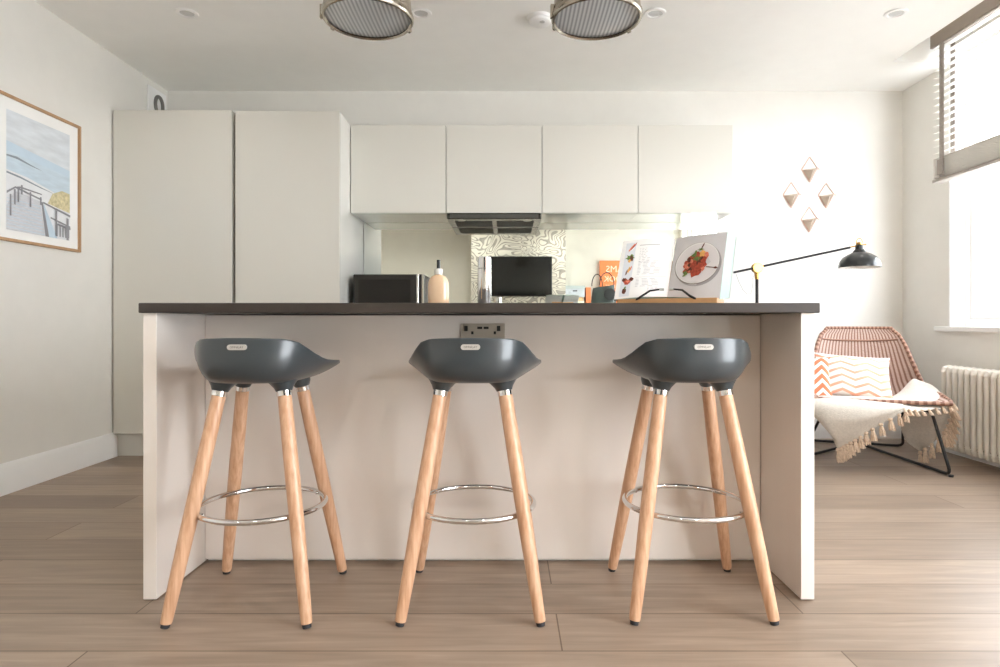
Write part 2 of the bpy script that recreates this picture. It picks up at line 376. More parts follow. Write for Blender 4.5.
# ------------------------------------------------------------------ bar stools
def lerp(a, b, t): return a+(b-a)*t
def sstep(a, b, x):
    t = min(1, max(0, (x-a)/(b-a))); return t*t*(3-2*t)
def make_stool():
    root = thing('bar_stool', 's', 'bar stool', (0,0,0), 'bar stools along the island')
    N = 72
    def rim(th):
        c, s_ = cos(th), sin(th); n = 2.5
        n = 2.5 if s_ < 0 else 4.0
        x = abs(c)**(2/n)*(1 if c >= 0 else -1); y = abs(s_)**(2/n)*(1 if s_ >= 0 else -1)
        b = .172 if y < 0 else .190; Y = b*y
        a = lerp(.171, .208, sstep(-.13, .08, Y)); X = a*x
        tab = [(-.18,.786),(-.14,.785),(-.12,.779),(-.10,.765),(-.06,.740),(-.02,.722),(.02,.714),(.08,.711),(.2,.704)]
        z = tab[-1][1]
        for (ya, za), (yb, zb_) in zip(tab, tab[1:]):
            if ya <= Y <= yb: z = lerp(za, zb_, (Y-ya)/(yb-ya))
        z -= .006*(x*x) if Y < -.12 else 0
        return Vector((X, Y, z))
    rings = []
    # underside from centre to rim, round the lip, down to the bowl centre
    def ring(f): return [f(rim(2*pi*k/N)) for k in range(N)]
    def bot(p, k, z): return Vector((p.x*k, p.y*k+.004, z))
    zb = .655
    rings.append(ring(lambda p: bot(p, .02, zb)))
    rings.append(ring(lambda p: bot(p, .28, zb)))
    rings.append(ring(lambda p: bot(p, .48, zb)))
    def outer(t):   # 0 at the foot of the shell, 1 just under the rim
        def g(p):
            bk_ = 1-sstep(-.165, .05, p.y)
            k = lerp(lerp(.52, 1.0, t), lerp(.74, 1.0, sin(t*pi/2)**.75), bk_)
            bulge = .012*sin(pi*t)*bk_
            z = lerp(lerp(zb+.002, p.z-.010, t**1.7), lerp(zb+.002, p.z-.010, (1-cos(t*pi/2))**.92), bk_)
            q = Vector((p.x*k, p.y*k, z)); q.y -= bulge
            return q
        return g
    for t in (.08,.2,.32,.44,.56,.68,.8,.9,1.0): rings.append(ring(outer(t)))
    rings.append(ring(lambda p: Vector((p.x*1.004, p.y*1.004, p.z-.004))))
    rings.append(ring(lambda p: Vector((p.x*.995, p.y*.995, p.z))))
    rings.append(ring(lambda p: Vector((p.x*.975, p.y*.975, p.z+.0005))))
    rings.append(ring(lambda p: Vector((p.x*.955, p.y*.955, p.z-.003))))
    for t in (.12,.28,.45,.65,.85,.99):
        rings.append(ring(lambda p, t=t: Vector((p.x*.94*(1-t), p.y*.94*(1-t)+.0, lerp(.688, p.z-.006, (1-t)**2.0)))))
    m = MB()
    for r_ in rings: m.v += r_
    for i in range(len(rings)-1):
        for k in range(N):
            k2 = (k+1) % N; m.face((i*N+k, i*N+k2, (i+1)*N+k2, (i+1)*N+k))
    m.face([k for k in range(N)][::-1]); m.face([(len(rings)-1)*N+k for k in range(N)])
    seat = m.build('seat', slate_m, root, angle=60)
    for sx in (-1, 1):
        for sy in (-1, 1):
            top = Vector((sx*.0925, sy*.0775, .632)); ft = Vector((sx*.193, sy*.184, .0)); d = (ft-top).normalized()
            p = lambda t: top.lerp(ft, t)
            m = MB(); m.tube([top-d*(.036 if sy < 0 else .050), top-d*.024, top-d*.011, top+d*.001], ([.050,.038,.028,.0225] if sy < 0 else [.026,.030,.028,.0225]), 24)
            m.build('leg_socket', slate_m, seat, angle=60)
            leg = MB().tube([p(t) for t in (.018,.03,.2,.4,.6,.8,.975,.982)], [.0185,.0195,.0203,.0206,.0200,.0182,.0155,.0145], 28).build('leg', leg_m, root, angle=50)
            MB().tube([top, top+d*.0155], [.0212,.0212], 28).build('collar', chrome_m, leg)
            MB().tube([p(.981), p(.999)], [.0125,.0115], 20).build('foot_cap', rubber_m, leg)
    R, zr = .181, .284
    ringo = MB().tube([(R*cos(2*pi*k/64), R*sin(2*pi*k/64), zr) for k in range(64)], .0082, 14, closed=True).build('foot_ring', chrome_m, root)
    for sx in (-1, 1):
        for sy in (-1, 1):
            m = MB(); a = Vector((sx*.149, sy*.136, zr)); c = Vector((sx*.116, sy*.112, zr))
            dd = (a-c).normalized(); rr = Vector((sx*R*cos(math.atan2(.136,.149)), sy*R*sin(math.atan2(.136,.149)), zr))
            m.lathe([(.0,-.014),(.005,-.013),(.0055,-.008),(.0055,.006)], rr, 14, dd)
            m.build('bolt', chrome_m, ringo)
    # maker's badge on the back face
    by = -.172
    m = MB(); L, r_ = .0190, .0076; pts = []
    zc = .761
    for k in range(9): an = -pi/2+pi*k/8; pts.append((L+r_*cos(an), 0, r_*sin(an)))
    for k in range(9): an = pi/2+pi*k/8; pts.append((-L+r_*cos(an), 0, r_*sin(an)))
    off = Vector((0, by-.0085, zc))
    m.prism([Vector(q)+off for q in pts], (0, .009, 0))
    m.text('OMNILAY', .0085, off+Vector((0,-.0004,0)), (1,0,0), (0,0,1), 1)
    m.build('badge', [mat('satin badge', (214,212,208), .35, metal=.6, noise=.02), mat('badge lettering', (92,90,88), .6)], seat, bevel=0)
    return root
stool = make_stool()
spots = [((-.738, 1.866), 0, 'dark grey bar stool nearest the left end panel of the island'),
         ((-.103, 1.877), 0, 'dark grey bar stool in front of the socket, middle of the three'),
         ((.539, 1.885), 0, 'dark grey bar stool nearest the right end panel, below the cookbook')]
for i, ((x, y), rz, lab) in enumerate(spots):
    o = stool if i == 0 else copy_tree(stool)
    o.location = (x, y, 0); o.rotation_euler.z = radians(rz); o['label'] = lab

# ------------------------------------------------------------------ tall cabinets
def tall(x0, x1, lab, z1=2.13):
    t = thing('tall_cabinet', lab, 'cabinet', ((x0+x1)/2, 3.80, 0), 'handleless tall cabinets')
    MB().box(x0+.002, x1-.002, 3.822, YB-.004, .145, z1-.004).build('carcass', carc_m, t)
    MB().box(x0+.002, x1-.002, 3.80, 3.82, .145, z1).build('door', gloss_m, t, bevel=.002)
    MB().box(x0+.004 if x0 > -2 else XL+.001, x1-.004, 3.85, YB-.01, 0, .143).build('plinth', carc_m, t)
    return t
tall(XL+.008, P(232,0,3.8).x, 'tall glossy cream cabinet against the left wall', P(0,110,3.8).z)
tall(P(235,0,3.8).x, P(340,0,3.8).x, 'tall glossy cream cabinet beside the row of wall cabinets', P(0,111,3.8).z)
struct(MB().box(P(232,0,3.8).x, P(235,0,3.8).x, 3.84, YB-.01, .0, 2.11).build('trim_1', mat('shadow gap filler', (150,147,138), .6), smooth=False))
# extractor fan plate high on left wall
ef = thing('extractor_fan', 'small white extractor fan plate with dark round opening above the left tall cabinet', 'vent', (XL, 4.27, 2.3))
MB().box(XL, XL+.012, 4.17, 4.39, 2.22, 2.43).build('cover_plate', trim_m, ef, bevel=.003)
MB().tube([(XL+.018, 4.285+.045*cos(a*pi/16), 2.325+.06*sin(a*pi/16)) for a in range(32)], .012, 10, closed=True).build('ring', mat('fan ring', (110,108,104), .5), ef)
# ------------------------------------------------------------------ wall cabinets, splashback, hood
UY, UZ0, UZ1 = 4.05, 1.542, 2.117
ux = [P(x,0,UY).x for x in (350.5, 446, 542, 638, 733)]
names = ['glossy cream wall cabinet beside the tall cabinet', 'glossy cream wall cabinet above the cooker hood',
         'glossy cream wall cabinet just right of the cooker hood', 'glossy cream wall cabinet at the right end of the row']
under_m = mat('cabinet underside glass', (208,210,200), .12, coat=.8, noise=.01)
for i in range(4):
    a, b = ux[i], ux[i+1]
    t = thing('wall_cabinet', names[i], 'cabinet', ((a+b)/2, YB-.012, UZ0), 'wall cabinets over the mirror splashback')
    MB().box(a+.001, b-.001, UY+.02, YB-.008, UZ0+.006, UZ1-.002).build('carcass', carc_m, t)
    MB().box(a+.0022, b-.0022, UY, UY+.019, UZ0+.001, UZ1).build('door', gloss_m, t, bevel=.002)
    MB().box(a+.001, b-.001, UY+.022, YB-.010, UZ0, UZ0+.006).build('base_panel', under_m, t)
tag(MB().box(P(340,0,3.8).x+.002, 1.49, YB-.006, YB-.001, .90, UZ0+.004).build('mirror_splashback', mirror_m), 'wide mirrored glass splashback between worktop and wall cabinets', 'mirror')
hd = thing('cooker_hood', 'dark slim cooker hood under the second wall cabinet', 'cooker hood', ((ux[1]+ux[2])/2, YB-.012, UZ0))
MB().box(ux[1]+.005, ux[2]-.005, UY+.004, YB-.012, UZ0-.038, UZ0-.001).build('body', hood_m, hd, bevel=.003)
cx = (ux[1]+ux[2])/2
for s_ in (-1, 1):
    g = MB()
    for k in range(12): g.box(cx+s_*.14-.125, cx+s_*.14+.125, UY+.10+k*.02, UY+.112+k*.02, UZ0-.0405, UZ0-.037)
    g.build('filter_grille', hoodg_m, hd)
    MB().lathe([(0,-.003),(.026,-.003),(.03,0)], (cx+s_*.22, UY+.07, UZ0-.038), 24).build('lamp_lens', mat('hood lamp lens', (225,225,215), .2), hd)
MB().box(cx-.29, cx+.29, UY-.001, UY+.004, UZ0-.034, UZ0-.006).build('control_strip', hoodg_m, hd, bevel=.001)
# base cabinets + worktop along back wall
for i in range(4):
    a = -1.025+i*.628; t = thing('base_cabinet', ['glossy cream base cabinet standing against the tall cabinet, under the microwave','glossy cream base cabinet below the cooker hood','glossy cream base cabinet behind the open cookbook','glossy cream base cabinet at the right end of the back run'][i], 'cabinet', (a+.31, 3.86, 0), 'base cabinets on the back wall')
    MB().box(a, a+.626, 3.88, YB-.004, .1, .86).build('carcass', carc_m, t)
    MB().box(a+.002, a+.624, 3.86, 3.879, .1, .855).build('door', gloss_m, t, bevel=.002)
    MB().box(a+.002, a+.624, 3.91, YB-.05, 0, .1).build('plinth', carc_m, t)
tag(MB().box(-1.025, 1.49, 3.84, YB-.001, .861, .895).build('worktop', top_m, bevel=.003), 'dark brown worktop on the back wall, under the mirror', 'worktop')
# microwave
mw = thing('microwave', 'dark microwave with silver right edge beside the tall cabinet', 'microwave', (-.78, 4.2, .896))
ma, mb_, mt = P(353,0,3.98).x, P(423.5,0,3.98).x, P(0,274,3.98).z
MB().box(ma, mb_, 4.0, 4.36, .905, mt).build('case', mat('microwave case', (48,48,46), .35, metal=.4, noise=.03), mw, bevel=.004)
MB().box(ma+.002, mb_-.045, 3.98, 3.999, .91, mt-.003).build('door', screen_m, mw, bevel=.003)
MB().box(ma+.035, mb_-.085, 3.978, 3.9801, .95, mt-.035).build('door_window', mat('smoked window', (20,19,18), .15), mw)
MB().box(mb_-.044, mb_-.030, 3.972, 3.999, .91, mt-.003).build('handle', chrome_m, mw, bevel=.003)
MB().box(mb_-.029, mb_-.012, 3.982, 3.999, .91, mt-.003).build('control_panel', screen_m, mw)
MB().box(mb_-.011, mb_, 3.978, 3.999, .91, mt-.003).build('side_strip', steel_m, mw)
for a in (ma+.03, mb_-.03):
    for y in (4.03, 4.33): MB().lathe([(.012,.0),(.012,.010)], (a, y, .8955), 12).build('foot', rubber_m, mw)
# soap bottle on the island
bx = P(438.5,0,2.3); s = F/2.3
bt = thing('soap_bottle', 'peach soap bottle with black pump top on the island worktop', 'bottle', (bx.x, 2.3, ct1))
zt = P(0,260,2.3).z; zs = P(0,275,2.3).z
def sq(prof, c, n=40, ex=1.0, ey=.62):
    m_ = MB().lathe(prof, (0,0,0), n); m_.v = [Vector((v.x*ex+c[0], v.y*ey+c[1], v.z+c[2])) for v in m_.v]; return m_
hb = zs-ct1
sq([(.0,.0),(.034,.0),(.0385,.006),(.0395,.03),(.0395,hb-.045),(.038,hb-.028),(.033,hb-.014),(.025,hb-.005),(.014,hb),(.012,hb+.004)], (bx.x,2.3,ct1)).build('body', mat('peach soap', (240,205,168), .22, coat=.8, noise=.04, nscale=5), bt)
sq([(.0155,0),(.0155,.02),(.0145,.022)], (bx.x,2.3,zs+.001), ey=1).build('cap', mat('clear cap', (222,220,214), .2, coat=.5), bt)
sq([(.0065,0),(.0065,zt-zs-.023)], (bx.x,2.3,zs+.023), ey=1).build('pump', black_m, bt)
# steel cylinder
gx = P(484.5,0,2.45).x; gz = P(0,257,2.45).z-ct1
gm = thing('pepper_mill', 'tall chrome cylinder mill standing on the island worktop', 'pepper mill', (gx, 2.45, ct1))
MB().lathe([(.026,0),(.027,.003),(.027,gz-.048),(.025,gz-.047)], (gx,2.45,ct1), 40).build('body', chrome_m, gm)
MB().lathe([(.025,gz-.047),(.0265,gz-.045),(.0265,gz-.003),(.024,gz)], (gx,2.45,ct1), 40).build('top_cap', chrome_m, gm)

# ------------------------------------------------------------------ cookbook on its stand
def Dk(px): return lerp(2.17, 1.99, (px-613)/110)     # the book is turned, its right side nearer
st = thing('cookbook_stand', 'wooden cookbook stand with black page clips on the island worktop', 'book stand', (P(665,0,2.08).x, 2.08, ct1))
wood2_m = mat('stand wood', (205,158,110), .5, noise=.12, nscale=40, stretch=(.2,1,1))
A, B = Vector((P(616,0,2.13).x, 2.115, ct1)), Vector((P(717,0,1.965).x, 1.965, ct1))
dir_ = (B-A).normalized(); back = Vector((-dir_.y, dir_.x, 0))
zb_ = .021
MB().prism([A, B, B+back*.15, A+back*.15], (0,0,zb_)).build('base', wood2_m, st, bevel=.002)
lean = (back*.42+Vector((0,0,1))).normalized(); nrmB = dir_.cross(lean)   # nrmB points to the camera side?
if nrmB.y > 0: nrmB = -nrmB
# the back board that carries the book
Q = A+back*.098+Vector((0,0,zb_))
bw = (B-A).length
MB().prism([Q+dir_*.03, Q+dir_*(bw-.03), Q+dir_*(bw-.03)+lean*.15, Q+dir_*.03+lean*.15], -nrmB*.008).build('back_board', wood2_m, st, bevel=.002)
for k, sg in ((.20, 1), (.80, -1)):
    p0 = A+dir_*bw*k+back*.004+Vector((0,0,zb_-.004)); p1 = p0+dir_*sg*.020+Vector((0,0,.012))-back*.006+nrmB*.0
    p2 = p0+dir_*sg*.045+Vector((0,0,.027))+back*.018+nrmB*.01; p3 = p0+dir_*sg*.075+Vector((0,0,.032))+back*.026+nrmB*.008
    c = MB().tube([p0, p1, p2, p3], [.0042,.004,.0035,.003], 10).build('page_clip', black_m, st)
    MB().tube([p3, p3+dir_*sg*.014+Vector((0,0,-.0005))], [.0042,.0042], 10).build('clip_tip', mat('clear plastic tip', (190,195,195), .2, coat=.5), c)
# book
bk = thing('cookbook', 'open cookbook showing ingredients and a plate of food, on the wooden stand', 'book', tuple(Q+dir_*bw*.5))
pl = {'wt': paper_m, 'gy': mat('page grey', (214,213,216), .5, noise=.05, nscale=12), 'band': mat('page band', (222,226,232), .5, noise=.03, nscale=20),
      'tx': mat('page text ink', (176,176,180), .6), 'plate': mat('printed plate', (233,230,232), .5, noise=.02), 'rim': mat('printed plate rim', (150,140,140), .5),
      'shade': mat('printed plate shadow', (170,168,172), .5), 'red': mat('printed sauce', (176,74,52), .5, noise=.35, nscale=160), 'dk': mat('printed dark', (96,48,34), .5, noise=.3, nscale=120),
      'gr': mat('printed herb', (104,128,66), .5, noise=.3, nscale=120), 'ye': mat('printed squash', (232,176,98), .5, noise=.2, nscale=100), 'pk': mat('printed prawn', (222,130,104), .5, noise=.2, nscale=120)}
keys = list(pl); KI = {k: i for i, k in enumerate(keys)}
# page surfaces given by their corners as they stand
def page(c00, c10, c11, c01, bulge):
    c = [Vector(x) for x in (c00, c10, c11, c01)]
    n = (c[1]-c[0]).cross(c[3]-c[0]).normalized()
    if n.y > 0: n = -n
    def f(u, v): return c[0].lerp(c[1], u).lerp(c[3].lerp(c[2], u), v) + n*bulge(u)
    return f, n
fl, nl = page(P(614,299.5,2.135), P(667,297,2.115), P(675.5,238.5,2.175), P(623,241.5,2.215), lambda u: .010*sin(pi*u)+.0)
fr_, nr = page(P(667,297,2.115), P(719.5,299.3,2.00), P(727.5,232,2.06), P(676.5,238.5,2.175), lambda u: .006*sin(pi*u))
for nm, f, n, u_out in (('left_page', fl, nl, 0), ('right_page', fr_, nr, 1)):
    m = MB(); m.grid(f, 16, 4, KI['wt'] if nm == 'left_page' else KI['gy'])
    def sh(u, v, k): return f(u, v)+n*.0005*k
    def pg(pts, mi, k): m.poly([sh(u, v, k) for u, v in pts], KI[mi])
    def blob(cu, cv, ru, rv, mi, k, seed=0, n_=18, jag=.25, rot=0):
        rnd = random.Random(seed); q = []
        for i in range(n_):
            a = 2*pi*i/n_; r_ = 1+jag*(rnd.random()-.5)*2; x, y = ru*cos(a)*r_, rv*sin(a)*r_
            q.append((cu+x*cos(rot)-y*sin(rot), cv+x*sin(rot)+y*cos(rot)))
        pg(q, mi, k)
    if nm == 'left_page':
        for i in range(4): pass
        pg([(.08,.03),(.27,.03),(.27,.95),(.08,.95)], 'band', 1)
        blob(.19,.86,.085,.016,'pk',2,1,rot=.9); blob(.23,.88,.07,.012,'red',3,2,rot=.9); blob(.22,.84,.05,.008,'wt',4,2,rot=.9)
        blob(.19,.70,.07,.045,'gr',2,3,jag=.5); blob(.22,.67,.03,.05,'dk',3,4); blob(.185,.63,.025,.03,'ye',3,5)
        blob(.20,.48,.018,.055,'ye',2,6,rot=-.25); blob(.16,.44,.016,.055,'dk',2,7,rot=-.3); blob(.23,.50,.012,.04,'pk',2,17,rot=-.3)
        blob(.14,.31,.045,.035,'dk',2,8); blob(.20,.27,.07,.045,'red',3,9); blob(.27,.31,.045,.03,'dk',4,10); blob(.21,.28,.035,.025,'pk',5,11)
        blob(.165,.12,.038,.050,'dk',2,12,jag=.1); blob(.175,.17,.015,.03,'gr',3,13)
        def line(v, u0, u1, hgt=.006):
            for e in range(8):
                a_, b_ = u0+(u1-u0)*e/8, u0+(u1-u0)*(e+1)/8
                if e % 3 != 1 or hgt != .006: pg([(a_,v),(b_,v),(b_,v+hgt),(a_,v+hgt)], 'tx', 2.6)
        line(.885,.34,.72,.010); rnd = random.Random(4)
        v = .83
        while v > .56: line(v,.36,.36+.12+.14*rnd.random()); v -= .028
        v = .60
        while v > .36: line(v,.36,.70+.18*rnd.random()); v -= .024
        line(.335,.34,.92,.003)
        v = .30
        while v > .09: line(v,.36 if v > .16 else .6,.72+.16*rnd.random()); v -= .024
    else:
        def ell(ru, rv, mi, k, cu=.50, cv=.535, ra=0): pg([(cu+ru*cos(2*pi*i/40), cv+rv*sin(2*pi*i/40)+ra*cos(2*pi*i/40)) for i in range(40)], mi, k)
        ell(.435,.335,'shade',1,.525,.510,.02); ell(.43,.335,'rim',2,.495,.535,.02); ell(.42,.325,'wt',3,.50,.54,.02); ell(.40,.31,'plate',4,.505,.535,.02)
        rnd = random.Random(11)
        blob(.48,.52,.24,.17,'red',5,21,26,.22,.3)
        for i in range(34):
            a = rnd.random()*2*pi; r_ = rnd.random()**.5
            blob(.48+.20*r_*cos(a), .53+.15*r_*sin(a)+.02*cos(a), .03+.03*rnd.random(), .02+.02*rnd.random(), rnd.choice(['red','dk','pk','red','gr','dk','red','pk']), 6+i*.1, 100+i, 9, .4, rnd.random()*3)
        blob(.60,.68,.06,.05,'ye',10,50); blob(.68,.66,.04,.04,'pk',10.2,51); blob(.56,.74,.05,.02,'gr',10.4,52,jag=.6)
        blob(.31,.36,.04,.04,'gr',10.1,53,jag=.6); blob(.50,.60,.05,.03,'gr',10.3,54,jag=.7)
        pg([(.70,.46),(.86,.45),(.86,.462),(.70,.475)], 'dk', 10.6); blob(.87,.455,.035,.016,'dk',10.8,56,jag=.1)
        blob(.59,.80,.012,.05,'dk',10.6,57,jag=.1,rot=-.5)
    m.build(nm, [pl[k] for k in keys], bk, smooth=True)
# page block and cover behind each side
def block(name, corners, n, th, material, grow=0):
    c = [Vector(x) for x in corners]; cen = sum(c, Vector())/4
    c = [cen+(x-cen)*(1+grow) for x in c]
    return MB().prism([x-n*.0012 for x in c], -n*th).build(name, material, bk)
edge_m = mat('page edges', (170,190,182), .6, noise=.05, nscale=200, stretch=(1,1,1))
cl = [P(614,299.5,2.135), P(667,297,2.115), P(675.5,238.5,2.175), P(623,241.5,2.215)]
cr = [P(667,297,2.115), P(719.5,299.3,2.00), P(727.5,232,2.06), P(676.5,238.5,2.175)]
block('page_block', cl, nl, .010, edge_m)
# the thick right half shows its fore edge fanned out to the right
b0, b1, b2, b3 = cr
m = MB()
ex0, ex1 = P(729,298,2.045), P(736,237,2.105)
off = -nr*.030
m.v += [b0-nr*.001, b1-nr*.001, b2-nr*.001, b3-nr*.001, b0+off, ex0, ex1, b3+off]
for q in ((3,2,1,0),(4,5,6,7),(0,1,5,4),(1,2,6,5),(2,3,7,6),(3,0,4,7)): m.face(q)
m.build('page_block', edge_m, bk)
cover_m = mat('pale grey cover', (206,208,206), .5, noise=.02)
cc = [b0+off, ex0+(ex0-b0).normalized()*.003, ex1+(ex1-b3).normalized()*.003+Vector((0,0,.002)), b3+off]
MB().prism(cc, -nr*.003).build('cover', cover_m, bk)
MB().prism([x-nl*.0125 for x in cl], -nl*.003).build('cover', cover_m, bk)

# ------------------------------------------------------------------ floor lamp behind the island
LD = 3.30
J = P(757,268,LD)
lp = thing('floor_lamp', 'black floor lamp with brass joint and long arm behind the right end of the island', 'lamp', (J.x, LD, 0))
MB().lathe([(0,0),(.13,0),(.135,.008),(.125,.016),(.02,.022),(.012,.03)], (J.x,LD,0), 48).build('base', black_m, lp)
MB().tube([(J.x,LD,.02),(J.x,LD,J.z-.03)], .0085, 16).build('pole', black_m, lp)
E0, E1 = P(733.5,272.5,LD), P(850,247.5,LD)
MB().tube([E0, E1], .0062, 14).build('arm', black_m, lp)
br = MB().lathe([(0,-.02),(.026,-.02),(.028,-.015),(.028,.012),(.024,.018),(0,.02)], J, 32, (0,1,0)); br.tube([J+Vector((0,0,-.02)), J+Vector((0,0,-.06))], [.014,.011], 16)
br.build('joint', brass_m, lp)
S = P(859.5,267.5,LD); R_ = .102
c = (S.x, LD, S.z)
shd = MB().lathe([(R_-.003,0),(R_,0),(R_*.995,.012),(R_*.93,.035),(R_*.78,.055),(R_*.55,.070),(R_*.33,.080),(.030,.088),(.021,.098),(.0195,.118),(.021,.120),(.0,.121)], c, 48, caps=False)
shd.build('lamp_shade', mat('charcoal enamel', (42,46,50), .3, coat=.5, noise=.02), lp)
MB().lathe([(R_-.004,.001),(R_*.93-.004,.034),(R_*.77,.053),(R_*.5,.066),(.0,.078)], c, 40, caps=False).build('shade_lining', paper_m, lp)
MB().lathe([(0,.022),(.025,.03),(.032,.048),(.02,.068),(.012,.075)], c, 24).build('bulb', paper_m, lp)
T = Vector(c)+Vector((0,0,.121))
MB().tube([E1+Vector((-.03,0,-.003)), E1+Vector((.0,0,.002)), T+Vector((.035,0,.002))], .0035, 10).tube([T+Vector((-.016,0,0)), T+Vector((-.017,0,.02)), T+Vector((-.008,0,.033)), T+Vector((.006,0,.033)), T+Vector((.015,0,.02)), T+Vector((.015,0,0))], .0025, 8).lathe([(0,.0),(.012,.001),(.012,.012),(0,.015)], T, 20).build('shade_bracket', brass_m, lp)
cord = []
for (x, y) in ((736,274),(739,282),(743,290),(747,294),(751,293.5),(752.5,287),(752,280),(754,275)): cord.append(P(x,y,LD-.012))
MB().tube(cord, .0014, 8).build('cord', mat('grey flex', (150,150,150), .5), lp)
fl_ = [(J.x+.12, LD+.03, .012), (1.6, 3.6, .006), (1.75, 4.1, .006), (1.95,4.30,.012), (2.08,4.38,.05), (2.20,4.40,.11), (2.24,4.405,.16)]
MB().tube(fl_, .003, 8).build('power_cord', mat('pale flex', (205,205,200), .5), lp)

# ------------------------------------------------------------------ wall vases
cop_m = mat('rose copper wire', (222,176,156), .4, metal=.4, noise=.03)
pot_m = mat('taupe ceramic', (196,180,164), .6, noise=.05, nscale=40)
v0 = thing('wall_vase', 'v', 'wall planter', (0, YB, 0), 'geometric wall planters')
s = YB/F
def tri(a): return Vector((a[0]*s, YB-a[2], -a[1]*s))
ap, lf, rt, bo = (0,-12,.004), (-8,0.5,.004), (7.5,-1,.004), (0,13.5,.006)
fo = (-.5,.2,.045)
m = MB()
for a, b in ((ap,lf),(ap,rt),(lf,bo),(rt,bo)): m.tube([tri(a), tri(b)], .0022, 8)
m.tube([tri(rt), tri((9,1.0,.02)), tri((6,1.5,.03))], .0018, 8)
m.v = [q for q in m.v]
m.build('wire_frame', cop_m, v0)
m = MB(); pts = [tri((-7,1,.003)), tri((6.5,-1,.003)), tri((-.3,3.0,.055)), tri((-.2,12.5,.006))]
inn = [tri((-5.5,1.1,.006)), tri((5.2,-.4,.006)), tri((-.2,2.5,.047)), tri((-.2,9.5,.010))]
m.v += pts+inn
for q in ((0,2,3),(2,1,3),(1,0,3)): m.face(q)
for a, b in ((0,1),(1,2),(2,0)): m.face((a,b,b+4,a+4))
for q in ((4,6,7),(6,5,7),(5,4,7)): m.face(q[::-1])
m.build('pot', pot_m, v0, smooth=False)
for i, (x, y, lab) in enumerate(((809.5,169,'topmost taupe hanging wall planter of the diamond of four'),(791,194.5,'left taupe hanging wall planter of the diamond of four'),(826,195,'right taupe hanging wall planter of the diamond of four'),(809,219,'lowest taupe hanging wall planter of the diamond of four'))):
    o = v0 if i == 0 else copy_tree(v0)
    q = P(x, y, YB); o.location = (q.x, YB, q.z); o['label'] = lab
# v0 children were built around the world origin with the empty at (0, YB, 0)

# ------------------------------------------------------------------ pendants
glassr_m = ramp_mat('ribbed diffuser glass', lambda n, l: (lambda w_: (setattr(w_, 'bands_direction', 'X'), w_.inputs.__getitem__('Scale').__setattr__('default_value', 21), l.new(n.new('ShaderNodeTexCoord').outputs['Object'], w_.inputs[0]), w_.outputs[1])[-1])(n.new('ShaderNodeTexWave')), [(0,(160,165,172)),(.5,(200,205,210)),(1,(226,229,232))], .3, coat=.5)
def make_pendant():
    r = thing('pendant_lamp', 'p', 'pendant lamp', (0,0,ZC), 'industrial pendant lamps')
    z = 0 - .515
    def L(pr, nm, mt, par=r, n=64): return MB().lathe(pr, (0,0,ZC), n, caps=False).build(nm, mt, par)
    L([(.155,z+.004),(.160,z-.002),(.166,z),(.170,z+.006),(.170,z+.020),(.166,z+.026),(.158,z+.026)], 'rim', nickel_m)
    L([(.0,z-.0035+.006),(.08,z+.0045),(.158,z+.010),(.158,z+.014),(0,z+.012)], 'diffuser', glassr_m)
    L([(.162,z+.026),(.164,z+.03),(.158,z+.09),(.146,z+.15),(.120,z+.185),(.085,z+.205),(.06,z+.215),(.058,z+.25),(.045,z+.27),(.04,z+.30),(.02,z+.31),(.0,z+.312)], 'body', nickel_m)
    for a in (.6, .6+2*pi/3, .6+4*pi/3, 3.25):
        d = Vector((cos(a), sin(a), 0)); t = Vector((-sin(a), cos(a), 0)); o = Vector((0,0,ZC+z))
        MB().prism([o+d*.168-t*.008+Vector((0,0,.0)), o+d*.176-t*.008+Vector((0,0,.0)), o+d*.176-t*.008+Vector((0,0,.05)), o+d*.163-t*.008+Vector((0,0,.05))], t*.016).build('clasp', nickel_m, r, bevel=.001)
    MB().tube([(0,0,ZC+z+.31),(0,0,ZC-.02)], .004, 10).build('cable', black_m, r)
    L([(.0,-.03),(.045,-.028),(.055,-.02),(.056,0)], 'ceiling_rose', nickel_m)
    return r
pn = make_pendant(); PD = 2.335
for i, (x, lab) in enumerate(((368,'brushed nickel pendant lamp hanging above the left half of the island'),(596.5,'brushed nickel pendant lamp hanging above the right half, beside the smoke alarm'))):
    o = pn if i == 0 else copy_tree(pn); o.location = ((x-VX)*PD/F, PD, ZC); o['label'] = lab
# downlights
d0 = thing('downlight', 'd', 'ceiling light', (0,0,ZC), 'recessed downlights')
MB().lathe([(.036,-.002),(.040,-.007),(.055,-.006),(.058,-.0005)], (0,0,ZC), 40, caps=False).build('trim_ring', trim_m, d0)
MB().lathe([(.0,-.0025),(.020,-.003),(.024,-.0015),(.036,-.002)], (0,0,ZC), 32).build('lens', mat('downlight lens', (205,207,208), .25), d0)
for i, (x, lab) in enumerate(((187,'recessed white downlight nearest the left wall'),(421,'recessed white downlight beside the left pendant lamp'),(655,'recessed white downlight beside the right pendant lamp'),(896,'recessed white downlight near the window recess'))):
    o = d0 if i == 0 else copy_tree(d0); o.location = ((x-VX)*3.31/F, 3.31, ZC); o['label'] = lab
for x, lab in ((-1.71,'added fill downlight of the unseen rear row nearest the left wall'),(-.463,'added fill downlight of the unseen rear row, left of the television'),(.782,'added fill downlight of the unseen rear row, above the right edge of the chimney breast'),(2.06,'added fill downlight of the unseen rear row over the sideboard')):
    o = copy_tree(d0); o.location = (x, -.30, ZC); o['label'] = lab  # housings for the added rear fill lights, out of frame
sm = thing('smoke_alarm', 'white round smoke alarm on ceiling just left of the right pendant', 'smoke alarm', ((540-VX)*3.36/F, 3.36, ZC))
MB().lathe([(.0,-.038),(.045,-.038),(.058,-.030),(.060,-.018),(.066,-.016),(.070,-.010),(.070,-.0005)], (sm.location.x,3.36,ZC), 40).build('body', trim_m, sm)
